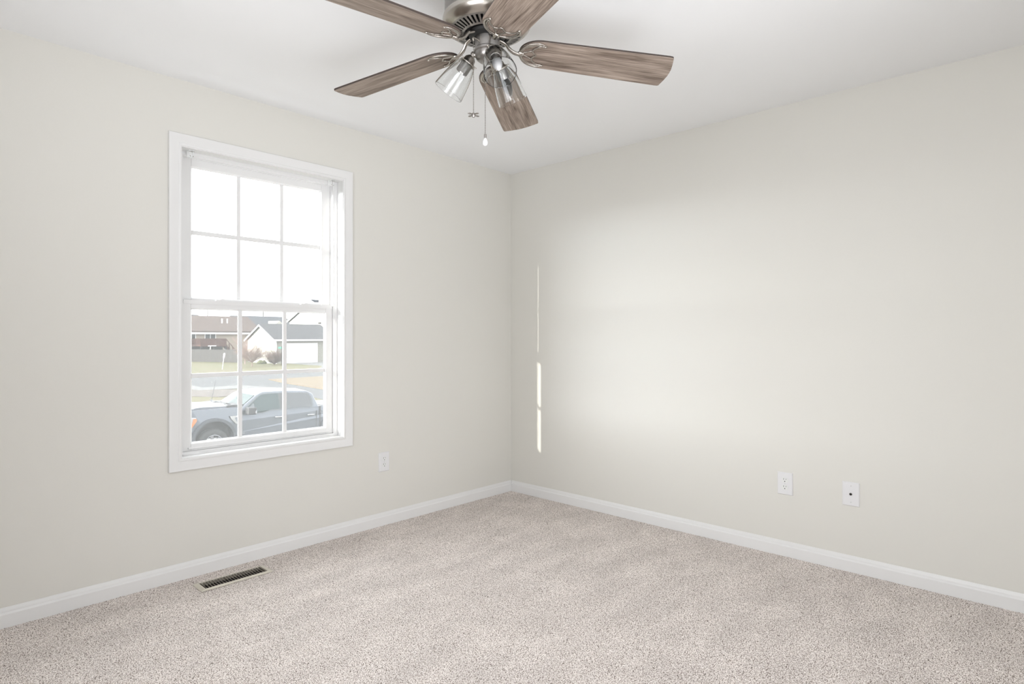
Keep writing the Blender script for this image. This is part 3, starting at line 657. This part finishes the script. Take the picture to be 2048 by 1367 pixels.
for i in range(nz):
    box(bm, (dxa, GY0+.04, G+i*hz+.02), (dxb, GY0+.1, G+(i+1)*hz-.02))
    for j in range(8): x = dxa+(dxb-dxa)*(j+.1)/8; box(bm, (x, GY0+.025, G+i*hz+.12), (x+(dxb-dxa)*.8/8, GY0+.045, G+(i+1)*hz-.12))
gd = hl(hg, 'garage_door', bm, ext('white_garage_door', (2.1, 2.1, 2.1)))
bm = bmesh.new()
for p, q in (((dxa-.12, GY0-.03, G), (dxa, GY0+.1, dza+.12)), ((dxb, GY0-.03, G), (dxb+.12, GY0+.1, dza+.12)), ((dxa, GY0-.03, dza), (dxb, GY0+.1, dza+.12))): box(bm, p, q)
hl(hg, 'door_frame', bm, E_wtrim)

# cream two-storey house behind the garage
XD = 50.0; hd = house('two_storey_house', 'tall cream two-storey house rising behind the garage', (XD, 95, G))
pa = on_x(625, 601.5, XD); pe = on_x(577, 644, XD); yn = 2*pa.y - pe.y; th = .25
bm = bmesh.new(); prism(bm, [(pe.y-.4, G), (yn+.4, G), (yn+.4, pe.z), (pa.y, pa.z-.2), (pe.y-.4, pe.z)], XD, XD+12, 'x'); hl(hd, 'wall', bm, ext('pale_cream_siding', (1.9, 1.85, 1.6)))
bm = bmesh.new(); prism(bm, [(pe.y, pe.z), (pa.y, pa.z), (yn, pe.z), (yn, pe.z+th), (pa.y, pa.z+th), (pe.y, pe.z+th)], XD-.35, XD+12.4, 'x'); hl(hd, 'roof', bm, E_rdark)
bm = bmesh.new(); prism(bm, [(pe.y, pe.z-.12), (pa.y, pa.z-.12), (yn, pe.z-.12), (yn, pe.z+th*.8), (pa.y, pa.z+th*.8), (pe.y, pe.z+th*.8)], XD-.42, XD-.35, 'x'); hl(hd, 'rake_board', bm, E_wtrim)
p = on_x(640.5, 645.5, XD); hl(hd, 'wall_lamp', boxes(((XD-.3, p.y-.3, p.z-.14), (XD, p.y+.3, p.z+.12))), E_pole)

# board fence
f0, f1 = Vector((26.3, 99.5, G)), Vector((32.5, 83.2, G)); d = f1-f0; Lf = d.length
bm = bmesh.new(); n = int(Lf/.16)
for i in range(n):
    h = 1.82+random.uniform(-.03, .03); x = i*.16; prism(bm, [(x+.008, 0), (x+.152, 0), (x+.152, h-.05), (x+.12, h), (x+.04, h), (x+.008, h-.05)], 0, .025, 'y')
for i in range(int(Lf/2.4)+1): box(bm, (i*2.4, .03, 0), (i*2.4+.1, .13, 1.75))
box(bm, (0, .03, .35), (Lf, .07, .45)); box(bm, (0, .03, 1.4), (Lf, .07, 1.5))
tag(link('board_fence', bm, E_fence, loc=f0, rot=(0, 0, math.atan2(d.y, d.x))), 'weathered grey board fence along the far edge of the lawn', 'fence')

# bare trees and bushes
def twigs(bm, base, tip_dir, length, r, depth, spread, rnd):
    pts = [Vector(base)]; dv = Vector(tip_dir).normalized(); n = 4
    for i in range(n):
        dv = (dv + Vector((rnd.uniform(-1, 1), rnd.uniform(-1, 1), rnd.uniform(-.5, 1)))*.12).normalized(); pts.append(pts[-1]+dv*length/n)
    tube(bm, pts, [r*(1-.55*i/n) for i in range(n+1)], 4)
    if depth:
        for k in range(4 if depth > 1 else 5):
            i = rnd.randint(1, n); e = (dv + Vector((rnd.uniform(-1, 1), rnd.uniform(-1, 1), rnd.uniform(-.6, .8)))*spread).normalized()
            twigs(bm, pts[i], e, length*rnd.uniform(.55, .75), r*.5, depth-1, spread, rnd)
def bare_tree(name, label, cat, loc, h, trunk, m, seed, n=7, spread=.9, depth=3, r=.05):
    rnd = random.Random(seed); t = empty(name, loc); tag(t, label, cat)
    bm = bmesh.new(); tube(bm, [(0, 0, 0), (.02, 0, trunk*.5), (0, .02, trunk)], [r*1.6, r*1.3, r*1.2], 8); link('trunk', bm, m, t)
    bm = bmesh.new()
    for k in range(n):
        a = 2*PI*k/n + rnd.uniform(-.3, .3); twigs(bm, (0, 0, trunk*.97), (math.cos(a)*spread, math.sin(a)*spread, rnd.uniform(.4, 1.4)), h*.42, r, depth, .85, rnd)
    link('branches', bm, m, t)
p = g(504, 733); bare_tree('round_bare_tree', 'round brown bare tree on the lawn, left of the garage front', 'tree', (p.x, p.y, G), 2.9, .55, E_tree, 3, 18, 1.1, 4, .040)
p = g(552, 728.5); bare_tree('brown_bush', 'dense brown bush at the near corner of the garage', 'bush', (p.x-.8, p.y-1.2, G), 2.6, .12, ext('brown_bush_twigs', (.34, .23, .18)), 5, 22, 1.1, 4, .045)
p = g(527, 729); bare_tree('slender_bare_tree', 'slim bare tree with rosy branches against the cream gable wall', 'tree', (GX0-3.2, GY0+2.2, G), 4.2, .9, E_tree2, 11, 7, .8, 3, .04)
def shrub(name, label, loc, rx, h, m, seed):
    rnd = random.Random(seed); bm = bmesh.new(); bmesh.ops.create_icosphere(bm, subdivisions=3, radius=1)
    for v in bm.verts: s = rnd.uniform(.82, 1.12); v.co = Vector((v.co.x*rx*s, v.co.y*rx*s, (max(v.co.z, -.4)+.4)/1.4*h*s))
    tag(link(name, bm, m, loc=loc), label, 'shrub')
shrub('low_shrub', 'low green shrub at the foot of the cream gable wall', (GX0-1.3, GY0+1.4, G), .6, .5, E_shrub, 2)
# street sign, leaning marker stake, utility poles
p = on_y(563, 695, 70); t = empty('street_sign', (p.x, 70, G)); tag(t, 'green street name sign on a thin post before the garage', 'sign')
bm = bmesh.new(); tube(bm, [(0, 0, 0), (0, 0, p.z-G+.2)], .035, 8); link('post', bm, E_pole, t)
link('sign_blade', boxes(((-.42, -.015, p.z-G-.12), (.42, .015, p.z-G+.12))), ext('green_sign_enamel', (.3, 1.0, .75)), t)
p0 = g(444.5, 738); q0 = CAM + px_dir(449, 705.5)*((p0-CAM).dot(FW)); bm = bmesh.new(); v = q0-p0
tube(bm, [(0, 0, 0), v*.7], .035, 8); tube(bm, [v*.68, v*.76, v*.95, v], [.035, .10, .10, .04], 8)
tag(link('marker_stake', bm, E_wtrim, loc=p0), 'leaning white marker stake in the grass before the fence', 'stake')
p0 = on_y(419, 700, 97); bm = bmesh.new(); tube(bm, [(0, 0, 0), (.15, 0, on_y(420, 692, 97).z-G)], .06, 8); zz = on_y(420, 691.5, 97).z-G; tube(bm, [(-.2, 0, zz), (1.0, 0, zz)], .07, 8)
tag(link('clothes_post', bm, E_wtrim, loc=(p0.x, 97, G)), 'thin white post with a crossbar standing behind the fence', 'post')
for px, top, lab in ((415, 617.5, 'thin utility pole over the brown roof, the left of the two'), (526.5, 619, 'thin utility pole over the dark grey roof, the right of the two')):
    Yp = 175; q = on_y(px, top, Yp); t = empty('utility_pole', (q.x, Yp, G)); tag(t, lab, 'utility pole', 'distant utility poles')
    bm = bmesh.new(); tube(bm, [(0, 0, 0), (0, 0, q.z-G)], [.20, .13], 8); link('pole', bm, E_pole, t)
    bm = bmesh.new(); lathe(bm, [(0, 0), (.13, .05), (.10, .25), (0, .3)], 8, Matrix.Translation((0, 0, q.z-G-.05))); link('pole_cap', bm, E_pole, t)
# distant line of woods
bm = bmesh.new(); rnd = random.Random(4)
for i in range(420):
    x = -60+i*.95+rnd.uniform(-1, 1); y = 290+rnd.uniform(-8, 8); h = rnd.uniform(10.5, 13.5); w = rnd.uniform(2, 4.5)
    lathe(bm, [(0, 0), (w*.7, h*.1), (w, h*.5), (w*.95, h*.8), (w*.55, h*.95), (0, h)], 9, Matrix.Translation((x, y, G)))
o = tag(link('distant_woods', bm, E_far), 'pale hazy line of distant woods behind the roofs', 'woods', kind='stuff')

# ------------------------------------------------------------------ pickup truck (built facing -X, near side at y = 0)
T_paint = mat('grey_blue_metallic_paint', (.080, .086, .098), .28, .5, spec=.25)
T_plast = mat('dark_grey_plastic', (.012, .012, .013), .6)
T_glass = mat('tinted_car_glass', (.02, .032, .032), .12); T_glass2 = mat('dark_tinted_glass', (.012, .014, .016), .12)
T_glass.node_tree.nodes['Principled BSDF'].inputs['Specular IOR Level'].default_value = .2
T_chrome = mat('chrome', (.35, .35, .36), .2, 1); T_rub = mat('tyre_rubber', (.010, .010, .010), .8); T_alloy = mat('alloy_wheel', (.15, .15, .16), .3, .6)
T_lens = mat('headlight_lens', (.22, .22, .23), .1); T_amber = mat('amber_reflector', (.30, .10, .03), .2)
tr = empty('pickup_truck', (3.51, 15.25, G+.03), rot=(0, R(1.7), 0)); tag(tr, 'grey-blue crew cab pickup truck parked outside below the window', 'pickup truck')
TW = 2.02
def arch_pts(cx, r, z0, a0=0, a1=PI, n=14):
    return [(cx + r*math.cos(a0+(a1-a0)*i/n), z0 + r*math.sin(a0+(a1-a0)*i/n)) for i in range(n+1)]
RA = 3.98                                       # rear axle
bm = bmesh.new(); belt = 1.34
side = [(-.98, .48), (-.98, 1.10), (-.90, 1.36), (-.60, 1.42), (.20, 1.455), (.66, 1.46), (.95, belt), (3.33, belt), (3.33, 1.36), (3.44, 1.36), (5.42, 1.36), (5.42, .60), (RA+.62, .58)]
side += arch_pts(RA, .56, .56, 0, PI)[0:] + [(RA-.62, .52), (.62, .50)] + arch_pts(0, .58, .56, 0, PI) + [(-.62, .50)]
prism(bm, side, .02, TW-.02, 'y'); 
for v in bm.verts:                               # tuck the upper edges in a little
    if v.co.z > 1.0: k = (v.co.z-1.0)/.5*.05; v.co.y += k if v.co.y < TW/2 else -k
tb = link('body', bm, T_paint, tr, bevel=.035, segs=3)
# crowned hood, above the fenders
bm = bmesh.new(); nx, ny = 10, 8; V = []
for i in range(nx+1):
    x = -.93 + (.62+.93)*i/nx; zc = 1.37 + .13*min(1, (x+.93)/.5)
    V.append([bm.verts.new((x + (.10 if i == nx else 0)*(-abs(j/ny-.5)*2+1)*-1.5, .16+(TW-.32)*j/ny, zc + .045*(1-(2*j/ny-1)**4))) for j in range(ny+1)])
for i in range(nx):
    for j in range(ny): bm.faces.new((V[i][j], V[i+1][j], V[i+1][j+1], V[i][j+1]))
r_ = bmesh.ops.extrude_face_region(bm, geom=bm.faces[:]); bmesh.ops.translate(bm, verts=[v for v in r_['geom'] if isinstance(v, bmesh.types.BMVert)], vec=(0, 0, -.12))
link('hood', bm, T_paint, tr, smooth=True)
bm = bmesh.new(); prism(bm, [(.36, 1.40), (.90, 1.40), (.86, 1.535), (.40, 1.530)], .14, TW-.14, 'y'); link('cowl', bm, T_plast, tr)
# cab greenhouse: lofted sections
def inset(z): return .03 + .20*max(0, (z-belt))/.56
cab = [(.66, belt), (1.30, 1.80), (1.50, 1.885), (2.20, 1.90), (2.95, 1.87), (3.16, 1.78), (3.33, belt)]
bm = bmesh.new(); A = [bm.verts.new((x, inset(z), z)) for x, z in cab]; B = [bm.verts.new((x, TW-inset(z), z)) for x, z in cab]
mid = [bm.verts.new((x - (.16 if i < 2 else 0), TW/2, z + (.045 if 1 <= i <= 5 else 0))) for i, (x, z) in enumerate(cab)]
n = len(cab); bm.faces.new(A); bm.faces.new(B[::-1])
for P, Q in ((A, mid), (mid, B)):
    for i in range(n-1): bm.faces.new((P[i], P[i+1], Q[i+1], Q[i]))
link('cab', bm, T_paint, tr, bevel=.03, segs=3)
# windscreen, slightly proud of the cab front
def lerp(a, b, t): return a+(b-a)*t
bm = bmesh.new(); rows = []
for i in range(6):
    u = lerp(.07, .93, i/5); x = lerp(.66, 1.30, u); z = lerp(belt, 1.80, u); y0 = inset(z)+.075; row = []
    for j in range(9):
        v = j/8; bow = 1-abs(2*v-1); row.append(bm.verts.new((x-.16*bow*(1) + .0 - .02, lerp(y0, TW-y0, v), z + .045*bow*u + .018)))
    rows.append(row)
for i in range(5):
    for j in range(8): bm.faces.new((rows[i][j], rows[i+1][j], rows[i+1][j+1], rows[i][j+1]))
r_ = bmesh.ops.extrude_face_region(bm, geom=bm.faces[:]); bmesh.ops.translate(bm, verts=[v for v in r_['geom'] if isinstance(v, bmesh.types.BMVert)], vec=(.03, 0, -.02))
link('windscreen', bm, T_glass, tr, smooth=True)
def side_glass(name, pts, m, off=.012, th=.03, parent=None):
    for s in (0, 1):
        bm = bmesh.new(); f = lambda x, z, o: (x, inset(z)-o if s == 0 else TW-inset(z)+o, z)
        A = [bm.verts.new(f(x, z, off)) for x, z in pts]; B = [bm.verts.new(f(x, z, off-th)) for x, z in pts]; n = len(pts); bm.faces.new(A); bm.faces.new(B[::-1])
        for i in range(n): bm.faces.new((A[i], A[(i+1) % n], B[(i+1) % n], B[i]))
        link(name, bm, m, tr)
side_glass('front_window', [(.93, 1.42), (1.36, 1.76), (1.50, 1.815), (1.98, 1.825), (1.98, 1.345), (1.66, 1.335), (1.42, 1.265), (.90, 1.275)], T_glass, .012)
side_glass('door_pillar', [(1.98, 1.825), (2.20, 1.825), (2.20, 1.35), (1.98, 1.345)], T_plast, .010)
side_glass('rear_window', [(2.20, 1.825), (2.98, 1.80), (3.08, 1.66), (3.10, 1.42), (3.02, 1.355), (2.20, 1.35)], T_glass2, .012)
side_glass('window_seal', [(.80, 1.24), (.88, 1.44), (1.34, 1.79), (1.50, 1.85), (3.00, 1.835), (3.13, 1.68), (3.15, 1.38), (3.04, 1.32), (1.66, 1.305), (1.42, 1.235)], mat('blue_grey_window_surround', (.035, .04, .045), .4), .004)
for s in (0, 1):
    yy = lambda o: -o if s == 0 else TW+o
    # mirrors
    bm = bmesh.new(); y0, y1 = sorted((yy(.02), yy(.26))); box(bm, (.86, y0, 1.24), (1.12, y1, 1.46)); y0, y1 = sorted((yy(-.08), yy(.05))); box(bm, (.90, y0, 1.26), (1.04, y1, 1.33))
    mr_ = link('mirror', bm, T_plast, tr, bevel=.03)
    y0, y1 = sorted((yy(.255), yy(.262))); link('turn_signal', boxes(((1.08, y0, 1.28), (1.12, y1, 1.36))), T_lens, mr_)
    # doors: seams, handles, rocker and lower trim
    for x0, x1 in ((1.80, 2.08), (2.90, 3.16)):
        bm = bmesh.new(); y0, y1 = sorted((yy(.035), yy(-.015))); box(bm, (x0, y0, 1.075), (x1, y1, 1.115)); link('door_handle', bm, T_chrome, tr, bevel=.012)
    bm = bmesh.new(); y0, y1 = sorted((yy(-.014), yy(-.03)))
    bm.free()
    for x in (.74, 2.18, 3.24): link('door_seam', boxes(((x, y0, .62), (x+.014, y1, 1.22))), T_plast, tr)
    link('bed_gap', boxes(((3.355, y0, .60), (3.40, y1, 1.36))), T_plast, tr)
    bm = bmesh.new(); y0, y1 = sorted((yy(.14), yy(-.12))); box(bm, (.70, y0, .42), (3.30, y1, .50)); link('running_board', bm, mat('silver_running_board', (.09, .095, .10), .35, .3), tr, bevel=.02)
    # fender vent badge
    bm = bmesh.new(); y0, y1 = sorted((yy(.012), yy(-.03))); prism(bm, [(.42, 1.21), (.68, 1.22), (.68, 1.165), (.56, 1.16), (.66, .98), (.62, .96), (.47, 1.12)], y0, y1, 'y'); link('fender_vent', bm, T_chrome, tr)
    # wheel arch lips
    for cx_ in (0, RA):
        bm = bmesh.new(); y0, y1 = sorted((yy(.045), yy(-.10))); o_ = arch_pts(cx_, .64 if cx_ == 0 else .62, .54, -.05, PI+.05, 22); i_ = arch_pts(cx_, .55 if cx_ == 0 else .53, .54, -.05, PI+.05, 22)
        for k in range(22): prism(bm, [o_[k], o_[k+1], i_[k+1], i_[k]], y0, y1, 'y')
        bmesh.ops.remove_doubles(bm, verts=bm.verts, dist=.0005); link('wheel_arch', bm, mat('fender_lip', (.030, .033, .04), .35, .3), tr)
    # headlight and tail light
    bm = bmesh.new(); y0, y1 = sorted((yy(.006), yy(-.30))); prism(bm, [(-1.0, 1.22), (-.52, 1.225), (-.50, 1.14), (-.60, .97), (-.68, .90), (-1.0, .92)], y0, y1, 'y'); hl_ = link('headlight', bm, T_lens, tr, bevel=.015)
    bm = bmesh.new(); y0, y1 = sorted((yy(.012), yy(-.05))); prism(bm, [(-.60, 1.20), (-.51, 1.20), (-.50, 1.13), (-.62, .95), (-.68, .92), (-.62, 1.08)], y0, y1, 'y'); link('amber_marker', bm, T_amber, hl_)
    bm = bmesh.new(); y0, y1 = sorted((yy(.006), yy(-.12))); box(bm, (5.26, y0, .92), (5.44, y1, 1.30)); link('tail_light', bm, mat('red_lens', (.12, .01, .01), .2), tr)
    # wheels
    for cx_ in (0, RA):
        yc = .02 if s == 0 else TW-.02; sg = 1 if s == 0 else -1
        M_ = Matrix.Translation((cx_, yc, .435 if cx_ == 0 else .53)) @ Matrix.Rotation(-PI/2*sg, 4, 'X')
        bm = bmesh.new(); lathe(bm, [(.26, .0), (.30, -.015), (.38, -.01), (.42, .02), (.435, .06), (.435, .20), (.42, .25), (.30, .27), (.26, .25)], 40, M_, closed=True); w = link('wheel', bm, T_rub, tr, smooth=True)
        bm = bmesh.new(); lathe(bm, [(.262, .004), (.245, .0), (.235, .02), (.235, .22), (.262, .22)], 36, M_); lathe(bm, [(0, .015), (.055, .018), (.065, .03), (.065, .08), (0, .08)], 20, M_)
        for k in range(6):
            a = k*PI/3+.3; d1 = Vector((math.cos(a), math.sin(a), 0)); sd = Vector((-d1.y, d1.x, 0))
            P = [d1*.05-sd*.03, d1*.245-sd*.045, d1*.245+sd*.045, d1*.05+sd*.03]
            A = [bm.verts.new(M_ @ (q_+Vector((0, 0, .03)))) for q_ in P]; B = [bm.verts.new(M_ @ (q_+Vector((0, 0, .07)))) for q_ in P]; bm.faces.new(A); bm.faces.new(B[::-1])
            for i in range(4): bm.faces.new((A[i], A[(i+1) % 4], B[(i+1) % 4], B[i]))
        link('rim', bm, T_alloy, w)
# inner wheel wells
for cx_ in (0, RA):
    bm = bmesh.new(); prism(bm, arch_pts(cx_, .545, .56, 0, PI), .30, TW-.30, 'y'); link('wheel_well', bm, T_plast, tr)
bm = bmesh.new(); box(bm, (-1.0, .30, .95), (-.94, TW-.30, 1.22)); box(bm, (-1.05, .02, .50), (-.90, TW-.02, .82)); link('grille', bm, T_plast, tr, bevel=.02)
bm = bmesh.new(); box(bm, (-1.08, .0, .62), (-.80, TW, .78)); link('front_bumper', bm, T_chrome, tr, bevel=.03)
bm = bmesh.new(); box(bm, (3.46, .10, 1.352), (5.34, TW-.10, 1.375)); link('bed_cover', bm, T_plast, tr, bevel=.01)
bm = bmesh.new()
for y0, x_ in ((.35, .30), (1.05, .26)): tube(bm, [(x_+.28, y0, 1.53), (x_+.16, y0+.05, 1.56), (x_+.22, y0+.62, 1.58)], .02, 6)
link('wiper', bm, T_plast, tr)
p_ = on_y(370+345/7.062, 730+530/7.062, 16.95); q_ = on_y(370+405/7.062, 730+205/7.062, 16.95)
bm = bmesh.new(); b0 = Vector((p_.x-3.51, 1.70, 1.47)); tube(bm, [b0, b0+Vector((q_.x-p_.x, 0, q_.z-p_.z))], [.009, .005], 6); link('antenna', bm, T_plast, tr)
